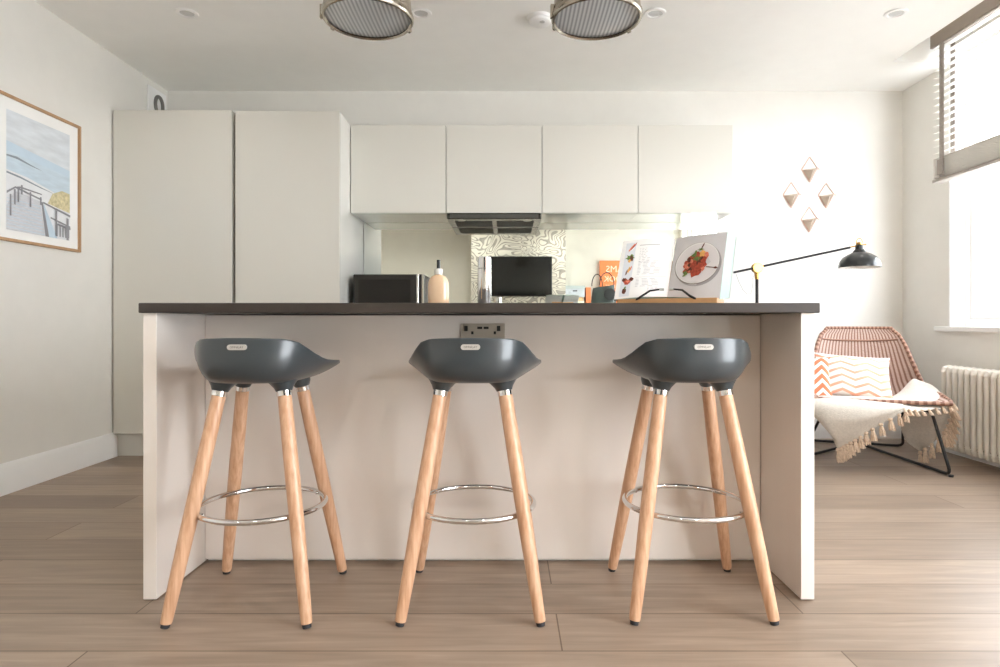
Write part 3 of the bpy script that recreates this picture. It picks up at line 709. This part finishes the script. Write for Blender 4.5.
MB().lathe([(0,-.0395),(.014,-.039),(.015,-.037)], (sm.location.x+.01,3.33,ZC), 16).build('test_button', mat('grey button', (200,200,200), .5), sm)

# ------------------------------------------------------------------ framed beach prints on the left wall
def frame(y1, lab, wd=.59, z0=1.222, z1=1.932, simple=False):
    y0 = y1-wd; x = XL
    t = thing('framed_print', lab, 'picture', (x, (y0+y1)/2, z0), 'framed beach prints')
    m = MB(); b = .014; d = .022
    m.box(x,x+d,y0,y1,z0,z0+b); m.box(x,x+d,y0,y1,z1-b,z1); m.box(x,x+d,y0,y0+b,z0+b,z1-b); m.box(x,x+d,y1-b,y1,z0+b,z1-b)
    m.build('frame', oak_m, t, bevel=.001)
    MB().box(x,x+.010,y0+b,y1-b,z0+b,z1-b).build('mat_board', paper_m, t)
    ya, yb, za, zb2 = y0+.080, y1-.078, z0+.056, z1-.072
    mats = [mat('print sky', (216,222,228), .5, noise=.10, nscale=7, stretch=(1,1,4)), mat('print sea', (198,214,226), .5, noise=.08, nscale=10, stretch=(1,1,5)), mat('print snow', (228,230,234), .5, noise=.04, nscale=20),
            mat('print headland', (136,146,156), .5), mat('print rail', (142,142,148), .5, noise=.1), mat('print grass', (206,196,158), .5, noise=.25, nscale=60), mat('print boards', (206,208,214), .5, noise=.10, nscale=50, stretch=(1,1,8)), mat('print pale blue', (196,214,228), .5, noise=.05)]
    m = MB(); cnt = [0]
    def q(pts, mi):
        cnt[0] += 1; xx = x+.0104+cnt[0]*.00012
        m.poly([(xx, ya+(yb-ya)*u, za+(zb2-za)*v) for u, v in pts], mi)
    q([(0,0),(1,0),(1,1),(0,1)], 0)
    q([(0,.40),(1,.40),(1,.66),(0,.74)], 7)
    q([(0,.45),(1,.37),(1,.60),(0,.66)], 1)
    if not simple:
        q([(0,.625),(.15,.63),(.35,.60),(.55,.575),(.35,.588),(.15,.61),(0,.612)], 3)
        q([(0,0),(1,0),(1,.34),(.7,.42),(.3,.48),(0,.50)], 2)
        q([(0,.485),(.2,.47),(.5,.43),(.75,.40),(.5,.42),(.2,.455),(0,.47)], 3)
        q([(.62,.30),(1,.26),(1,.44),(.86,.45),(.7,.40)], 5)
        q([(0,0),(.58,0),(.50,.30),(.12,.34),(0,.2)], 6)
        for i in range(9): v = .02+i*.03; q([(0,v),(.57-.01*i,v-.01),(.57-.01*i,v-.004),(0,v+.004)], 7)
        q([(.58,0),(.64,0),(.54,.30),(.51,.30)], 4); q([(.64,0),(.78,0),(.56,.28),(.545,.28)], 7)
        q([(.0,.30),(.12,.36),(.52,.31),(.52,.325),(.12,.375),(0,.32)], 4)
        for u, a, b2 in ((.04,.12,.30),(.10,.22,.35),(.15,.25,.37),(.33,.23,.36),(.49,.27,.34),(.20,.32,.40)): q([(u,a),(u+.025,a),(u+.025,b2),(u,b2)], 4)
        q([(.14,.36),(.20,.37),(.52,.36),(.52,.37),(.20,.385),(.14,.375)], 4)
        q([(.54,.29),(1,.22),(1,.24),(.54,.305)], 4); q([(.66,.17),(1,.12),(1,.135),(.66,.185)], 4)
        for i in range(5): u = .76+i*.05; q([(u,.02),(u+.02,.02),(u+.02,.13),(u,.135)], 4)
        q([(.74,.02),(.77,.02),(.77,.25),(.74,.26)], 4); q([(.93,0),(.97,0),(.97,.20),(.93,.21)], 4)
        q([(.74,.125),(1,.10),(1,.12),(.74,.14)], 4)
    m.build('photo_print', mats, t, smooth=False)
    return t
frame(3.50, 'oak framed print of a snowy boardwalk on the left wall')
frame(2.82, 'oak framed print of sea and sky, the one faintly reflected in the right tall cabinet', simple=True)

# ------------------------------------------------------------------ venetian blind
blind_m = mat('grey wood slat', (236,233,228), .5, noise=.03)
grey_m = mat('taupe headrail', (158,146,136), .5, noise=.05)
tape_m = mat('grey ladder tape', (158,150,143), .8, noise=.08, nscale=80)
bl = thing('venetian_blind', 'grey wooden venetian blind hanging half raised in the window recess', 'blind', (2.70, 3.1, 2.62))
by0, by1 = 2.32, 3.90; bxa, bxb = 2.665, 2.720
MB().box(2.655, 2.672, by0, by1, 2.545, 2.625).build('valance', grey_m, bl, bevel=.002)
MB().box(2.673, 2.74, by0+.01, by1-.01, 2.57, 2.625).build('headrail', grey_m, bl, bevel=.002)
z = 2.53
while z > 1.86:
    sl = MB().prism([(bxa, by0+.01, z-.006), (bxb, by0+.01, z+.006), (bxb, by0+.01, z+.009), (bxa, by0+.01, z-.003)], (0, by1-by0-.02, 0))
    sl.build('slat', blind_m, bl); z -= .043
stk_ = MB()
for i in range(15):
    zz = 1.724+i*.0085; j = random.uniform(-.004, .004); stk_.box(bxa-.004+j, bxb+.004+j, by0+.01, by1-.01+j, zz, zz+.003)
stk_.build('slat_stack', blind_m, bl)
MB().box(bxa-.004, bxb+.004, by0+.01, by1-.01, 1.700, 1.718).build('bottom_rail', mat('slat grey edge', (176,168,160), .5, noise=.04), bl, bevel=.002)
for yy in (3.80, 3.15, 2.5):
    MB().box(bxa-.008, bxa-.0055, yy-.020, yy+.020, 1.72, 2.545).build('ladder_tape', tape_m, bl)
    MB().box(bxb+.0055, bxb+.008, yy-.020, yy+.020, 1.72, 2.545).build('ladder_tape', tape_m, bl)
    MB().box(bxa-.020, bxa-.0085, yy-.028, yy+.026, 1.735, 1.83).build('folded_tape', tape_m, bl, bevel=.003)

# ------------------------------------------------------------------ radiator
rd = thing('radiator', 'cream column radiator on the right wall beneath the window', 'radiator', (2.73, 3.4, .06))
rad_m = mat('radiator enamel', (238,234,226), .35, coat=.4, noise=.01)
for i in range(24):
    y = 3.823-i*.0498; m = MB()
    for xx in (2.685, 2.755):
        m.tube([(xx, y, .075), (xx, y, .535)], .0125, 12)
    m.tube([(2.685,y,.09),(2.69,y,.068),(2.72,y,.060),(2.75,y,.068),(2.755,y,.09)], .0165, 12)
    m.tube([(2.685,y,.52),(2.69,y,.542),(2.72,y,.550),(2.75,y,.542),(2.755,y,.52)], .0165, 12)
    m.build('column', rad_m, rd)
MB().tube([(2.72,3.85,.075),(2.72,2.66,.075)], .018, 14).build('lower_header', rad_m, rd)
MB().tube([(2.72,3.835,.535),(2.72,2.66,.535)], .018, 14).build('upper_header', rad_m, rd)
vm = MB().tube([(2.72,3.85,.075),(2.72,3.885,.075)], .012, 12); vm.tube([(2.72,3.885,.11),(2.72,3.885,.0)], .008, 12); vm.lathe([(0,.0),(.016,0),(.018,.02),(.014,.05),(0,.052)], (2.72,3.885,.095), 20)
vm.build('valve', chrome_m, rd)
vm = MB(); 
for yy in (3.6, 2.85): vm.tube([(2.755,yy,.09),(2.814,yy,.09)], .008, 10); vm.tube([(2.755,yy,.50),(2.814,yy,.50)], .008, 10)
vm.build('bracket', rad_m, rd)

# ------------------------------------------------------------------ rattan lounge chair
f2 = Vector((-.35,-.937,0)).normalized(); r2 = Vector((-f2.y, f2.x, 0))      # forward, and right as the camera sees it
if r2.x < 0: r2 = -r2
O = Vector((2.405,3.36,0)) - r2*.335      # middle of the seat front
ch = thing('lounge_chair', 'woven rattan lounge chair with black tube legs in the corner by the radiator', 'chair', (O.x-f2.x*.35, O.y-f2.y*.35, 0))
# side profile: distance back from the seat front, height
prof = [(0,.385),(.03,.375),(.15,.335),(.32,.295),(.46,.285),(.55,.315),(.61,.40),(.65,.52),(.685,.65),(.71,.745),(.722,.79)]
def pf(v):
    t = v*(len(prof)-1); i = min(int(t), len(prof)-2); k = t-i
    return Vector((lerp(prof[i][0],prof[i+1][0],k), lerp(prof[i][1],prof[i+1][1],k)))
def hw(v): return lerp(.335,.345,sstep(0,.3,v)) if v < .4 else lerp(.345,.215,min(1,(v-.4)/.55)**1.1)
def shell(u, v):
    s_ = (u-.5)*2; p = pf(v); w_ = hw(v)
    # rounded upper corners
    if v > .85: w_ *= 1-.12*((v-.85)/.15)**2
    curl = .13*abs(s_)**2.6*sstep(.0,.38,v)*(1-sstep(.5,.95,v))
    fwd = .06*abs(s_)**2.4*sstep(.4,.65,v)*(1-.6*sstep(.7,1,v))
    return O - f2*(p.x-fwd) + r2*(s_*w_) + Vector((0,0,p.y+curl))
m = MB().grid(shell, 40, 40); sh_ = m.build('woven_shell', rattan_m, ch, solid=.012)
rimp = [shell(u/24, 0) for u in range(25)]+[shell(1, v/40) for v in range(1,41)]+[shell(1-u/24, 1) for u in range(1,25)]+[shell(0, 1-v/40) for v in range(1,40)]
MB().tube(rimp, .011, 12, closed=True).build('rim_binding', rattan_rim_m, ch)
m = MB(); a = [shell(.04+.92*u/24, .86)-f2*.0+f2*.008 for u in range(25)]; m.tube(a, .006, 8).build('back_band', rattan_rim_m, ch)
def smooth_path(pts, r=.04, n=6):
    pts = [Vector(p) for p in pts]; out = [pts[0]]
    for i in range(1, len(pts)-1):
        a = (pts[i-1]-pts[i]); b = (pts[i+1]-pts[i]); ra = min(r, a.length*.45, b.length*.45)
        A_, B_ = pts[i]+a.normalized()*ra, pts[i]+b.normalized()*ra
        for k in range(n+1):
            t = k/n; out.append(A_*(1-t)**2+pts[i]*2*t*(1-t)+B_*t**2)
    out.append(pts[-1]); return out
fr = FL(951,477); fr.z = .011
fL = Vector((1.62, 3.64, .011))
rr = FL(903,447.5); rr.z = .011; rl = rr - r2*.56
rr_top = O-f2*.50+r2*.21+Vector((0,0,.30)); rl_top = O-f2*.50-r2*.21+Vector((0,0,.30))
fr_top = O-f2*.06+r2*.255+Vector((0,0,.340)); fl_top = O-f2*.06-r2*.33+Vector((0,0,.340))
mid = FL(858,446); mid.z = .011
midc = mid
MB().tube(smooth_path([fl_top, fr_top, fr, mid+r2*.03, mid-r2*.03, fL, fl_top], .045), .0085, 12).build('front_leg_frame', black_m, ch)
MB().tube(smooth_path([rl_top, rr_top, rr, rl, rl_top], .045), .0085, 12).build('rear_leg_frame', black_m, ch)
m = MB()
for s_ in (-1, 1): m.tube([O-f2*.06+r2*s_*.20+Vector((0,0,.352)), O-f2*.30+r2*s_*.21+Vector((0,0,.288)), O-f2*.52+r2*s_*.21+Vector((0,0,.285))], .007, 10)
m.build('seat_rail', black_m, ch)
for p in (fr, fL): MB().lathe([(.012,-.011),(.013,.0)], p, 14).build('glide', rubber_m, ch)
# cushions
def cushion(name, lab, c, ux, uy, hw_, hh, th, mt):
    ux, uy = Vector(ux).normalized(), Vector(uy).normalized(); n = ux.cross(uy)
    def side(sg):
        def f(u, v):
            a, b = (u-.5)*2, (v-.5)*2
            pin = 1-.07*(1-abs(a)**2)*abs(b)**3; pin2 = 1-.07*(1-abs(b)**2)*abs(a)**3
            d = ((1-abs(a)**2.6)*(1-abs(b)**2.6))**.55
            wr = .0025*sin(9*a+3*b)*d
            return Vector(c)+ux*(a*hw_*pin2)+uy*(b*hh*pin)+n*sg*(th*d+wr+.0015)
        return f
    m = MB(); m.grid(side(1), 30, 24); m.grid(side(-1), 30, 24)
    o = m.build(name, mt, None, angle=80); return tag(o, lab, 'cushion', 'cushions on the lounge chair')
upv = (Vector((0,0,1))-f2*.50).normalized()
cR = P(853,376.5,3.80)
cushion('cushion', 'white cushion with coral chevrons, upright on the right of the rattan chair', cR, (r2*1.0+Vector((0,0,-.07))), upv, .208, .142, .055, chev_m)
cushion('cushion', 'white cushion with bold orange pattern, behind the chevron cushion and the island panel', P(798,380,3.86), (r2+Vector((0,0,.05))), upv, .19, .15, .05, chev2_m)
# throw
th = thing('throw_blanket', 'cream woven throw with tasselled ends draped over the rattan chair seat', 'throw', tuple(O+Vector((0,0,.38))))
def bil(rows):
    """smooth surface through a grid of points"""
    rows = [[Vector(p) for p in r] for r in rows]; R_n, C_n = len(rows), len(rows[0])
    def cr_(p, t):
        n = len(p)-1; x = t*n; i = min(int(x), n-1); k = x-i
        p0, p1, p2, p3 = p[max(i-1,0)], p[i], p[i+1], p[min(i+2,n)]
        return .5*((2*p1)+(p2-p0)*k+(2*p0-5*p1+4*p2-p3)*k*k+(3*p1-p0-3*p2+p3)*k**3)
    def f(u, v):
        col = [cr_(r, u) for r in rows]; return cr_(col, v)
    return f
# front flap: from the seat over the front edge, hanging to a corner
up = Vector((0,0,1))
def SP(px, py, D): return P(px, py, D)
rowsA = [
 [SP(806,397,3.78), SP(830,396,3.76), SP(862,396,3.74), SP(890,398,3.72)],
 [SP(800,399,3.62), SP(826,398,3.58), SP(862,399,3.54), SP(900,402,3.50)],
 [SP(803,405,3.52), SP(826,404,3.47), SP(862,406,3.42), SP(904,406,3.38)],
 [SP(812,414,3.49), SP(828,420,3.44), SP(862,417,3.38), SP(905,407.5,3.345)],
 [SP(829,432,3.49), SP(836,436,3.45), SP(864,426,3.39), SP(905,409,3.34)],
 [SP(838,449,3.49), SP(848,444,3.45), SP(870,430,3.40), SP(905,411,3.335)]]
fA = bil(rowsA)
def wr(f, amp, k1, k2):
    def g(u, v):
        p = f(u, v); return p+f2*amp*sin(k1*u+k2*v)+up*amp*.5*sin(k2*u*1.3-k1*v)
    return g
MB().grid(wr(fA,.004,14,7), 40, 40).build('front_drape', throw_m, th, solid=.005)
# right portion lying on the seat to the right corner, with its tasselled edge along the seat front
rowsB = [
 [SP(888,400,3.70), SP(900,392,3.78), SP(912,380,3.84), SP(918,380,3.84)],
 [SP(894,402,3.58), SP(908,396,3.66), SP(922,388,3.72), SP(932,386,3.74)],
 [SP(900,404,3.46), SP(915,401,3.52), SP(934,396,3.56), SP(944,396,3.58)],
 [SP(903,410,3.34), SP(918,411,3.355), SP(938,409,3.37), SP(954,405,3.38)]]
fB = bil(rowsB)
MB().grid(wr(fB,.004,11,9), 30, 30).build('seat_drape', throw_m, th, solid=.006)
# right side flap hanging behind the leg
rowsC = [
 [SP(905,411,3.62), SP(920,410,3.56), SP(938,406,3.52), SP(951,404,3.50)],
 [SP(900,424,3.66), SP(920,424,3.60), SP(939,420,3.56), SP(950,416,3.53)],
 [SP(906,440,3.68), SP(924,438,3.62), SP(938,432,3.58), SP(947,426,3.55)],
 [SP(920,452,3.68), SP(927,447,3.63), SP(936,440,3.59), SP(944,432,3.56)]]
fC = bil(rowsC)
MB().grid(wr(fC,.006,12,3), 26, 26).build('side_drape', throw_b, th, solid=.005)
def tassel(p, d, L, r_=.011, sd=0):
    rnd = random.Random(sd); d = Vector(d).normalized(); m = MB()
    side = Vector((rnd.uniform(-1,1), rnd.uniform(-1,1), 0))*.004
    m.tube([p-d*.005, p+d*L*.10, p+d*L*.18, p+d*L*.35+side, p+d*L*.6-side, p+d*L*.85+side, p+d*L], [r_*.6,r_*.85,r_*.5,r_*.72,r_*.8,r_*.78,r_*.6], 9)
    for k in range(7):
        q = Vector((cos(k*.9), sin(k*.9), 0))*r_*.75
        m.tube([p+d*L*.2+q*.3, p+d*L*.6+q, p+d*L*(1.0+.1*rnd.random())+q*1.2], [r_*.25, r_*.3, r_*.22], 6)
    m.build('tassel', tassel_m, th)
for i in range(14):
    t = i/13; p = fA(t, 1.0); tassel(p, (.10,-.15,-1), lerp(.072,.058,t), .0155 if i < 12 else .013, i)
for i in range(9):
    t = i/8; p = fB(lerp(.05,.98,t), 1.0); tassel(p+up*.004, (r2*.35-up*.8+f2*.3), .034, .010, 40+i)
for i in range(5):
    t = i/4; p = fC(t, 1.0); tassel(p, (.05,-.05,-1), .080, .0145, 60+i)
for i in range(6):
    t = i/5; p = fC(1.0, lerp(.05,1.0,t)); tassel(p, (.35,-.1,-.85), .085, .015, 80+i)

# ------------------------------------------------------------------ the rear of the room, seen in the mirror
tv = thing('television', 'black wall-mounted television on the swirl wallpaper, seen in the mirror', 'television', (.117, CY, 1.53))
MB().box(-.449, .682, CY+.02, CY+.055, 1.228, 1.846).build('case', black_m, tv, bevel=.004)
MB().box(-.438, .671, CY+.0545, CY+.0565, 1.245, 1.836).build('screen', screen_m, tv)
MB().box(-.1, .35, CY+.002, CY+.02, 1.4, 1.7).build('wall_bracket', black_m, tv)
sb = thing('sideboard', 'tall pale sideboard in the alcove beside the chimney breast, carrying the orange book', 'sideboard', (1.75, -1.15, 0))
SBZ = 1.10
MB().box(.93, 2.6, YREAR+.02, -.96, .08, SBZ-.02).build('body', carc_m, sb, bevel=.003)
MB().box(.905, 2.62, YREAR+.02, -.94, SBZ-.02, SBZ).build('top', oak_m, sb, bevel=.002)
for i in range(3):
    a = .94+i*.552; d = MB().box(a, a+.545, -.958, -.94, .1, SBZ-.03).build('door', gloss_m, sb, bevel=.002)
    MB().lathe([(0,0),(.006,.001),(.012,.018),(.0,.024)], (a+.5, -.94, .75), 16, (0,1,0)).build('knob', brass_m, d)
for a in (.98, 2.55):
    for y in (YREAR+.05, -1.0): MB().box(a-.02, a+.02, y-.02, y+.02, 0, .08).build('foot', oak_m, sb)
bz = lambda py: H-(py-VY)*9.95/F
bxx = lambda px: (px-VX)*9.95/F
tag(MB().box(.92, 1.215, -1.30, -1.02, SBZ, SBZ+.065).build('book', mat('green white book', (222,230,212), .5, noise=.03), bevel=.003), 'pale green book lying flat under the grey storage box', 'book')
tag(MB().box(.93, 1.20, -1.29, -1.03, SBZ+.066, SBZ+.125).build('book', mat('tan book', (222,186,140), .5, noise=.03), bevel=.003), 'tan book lying flat just below the grey storage box', 'book')
gb = thing('storage_box', 'grey patterned storage box with dark label slot on flat books', 'box', (1.06, -1.15, SBZ+.126))
MB().box(.905, 1.22, -1.30, -1.01, SBZ+.126, bz(289)).build('body', mat('marbled grey card', (190,198,208), .6, noise=.14, nscale=25), gb, bevel=.002)
MB().box(.900, 1.225, -1.305, -1.005, bz(289), bz(286)).build('lid', mat('teal grey card', (178,190,192), .6, noise=.06), gb, bevel=.002)
MB().box(1.03, 1.10, -1.011, -1.006, bz(290.5)-.02, bz(290.5)).build('label_slot', black_m, gb)
tag(MB().box(1.245, 1.325, -1.30, -1.06, SBZ, bz(287.5)).build('book', mat('terracotta book', (214,128,82), .5, noise=.04), bevel=.003), 'upright terracotta book between the storage box and the handbag', 'book')
hb_ = thing('handbag', 'dark green handbag with two hoop handles on the sideboard', 'bag', (1.53, -1.08, SBZ))
bag_m = mat('dark green leather', (52,62,60), .35, coat=.3, noise=.15, nscale=18)
def bagf(u, v):
    a = 2*pi*u; w_ = lerp(.205,.17,v); d = lerp(.07,.03,v)
    return (1.53+w_*(abs(cos(a))**.7)*(1 if cos(a) > 0 else -1), -1.08+d*(abs(sin(a))**.7)*(1 if sin(a) > 0 else -1), SBZ+.001+v*.30+.05*v*(cos(a)*.6))
m = MB().grid(bagf, 36, 10, closed_u=True); m.face([i for i in range(36)][::-1]); m.face([10*36+i for i in range(36)]); m.build('body', bag_m, hb_)
for (cx_, rr_, yy, zc_, h_) in ((1.42,.085,-1.03,SBZ+.30,.19),(1.58,.115,-1.06,SBZ+.32,.20)):
    MB().tube([(cx_+rr_*cos(pi*k/20), yy, zc_+h_*sin(pi*k/20)) for k in range(21)], .008, 10).build('handle', mat('dark handle', (48,50,54), .4), hb_)
MB().lathe([(0,0),(.095,.0),(.095,.008),(0,.01)], (1.62,-1.012,SBZ+.17), 30, (0,1,0)).build('round_flap', black_m, hb_)
ob_ = thing('display_book', 'large orange book standing on the sideboard with pale cover lettering', 'book', (1.78, -1.28, SBZ))
MB().box(1.50, 2.02, -1.32, -1.28, SBZ, bz(259.5)).build('cover', mat('orange card', (240,132,78), .5, noise=.02), ob_, bevel=.002)
ink = mat('cream lettering', (250,214,190), .6)
m = MB()
for i, (tx, sz, zz) in enumerate((('JAMS', .15, 1.69), ('COOK', .13, 1.53), ('AND BAKE', .07, 1.41))):
    m.text(tx, sz, (1.76, -1.2795, zz), (-1,0,0), (0,0,1), 0)
m.build('lettering', ink, ob_, smooth=False)

# ------------------------------------------------------------------ street outside
gr = MB().box(3.4, 30, -12, 20, -3.2, -3.0); struct(gr.build('ground', mat('pale street', (170,170,168), .8, noise=.05), smooth=False))
bd = thing('building', 'pale rendered house across the street beyond the window', 'building', (13, 8, -3))
MB().box(12, 16, 0, 20, -3, 6).build('wall', mat('pale render', (232,230,226), .8, noise=.03), bd)
for j in range(3):
    for i in range(6):
        y = 1.2+i*3.1; z = -1.8+j*2.6
        f_ = MB().box(11.94, 12.02, y, y+1.3, z, z+1.6).build('window_frame', trim_m, bd)
        m = MB()
        for a in range(2):
            for b in range(2): m.box(11.92, 11.95, y+.08+a*.6, y+.08+a*.6+.54, z+.08+b*.75, z+.08+b*.75+.68)
        m.build('pane', mat('far pane', (120,130,138), .1), f_)
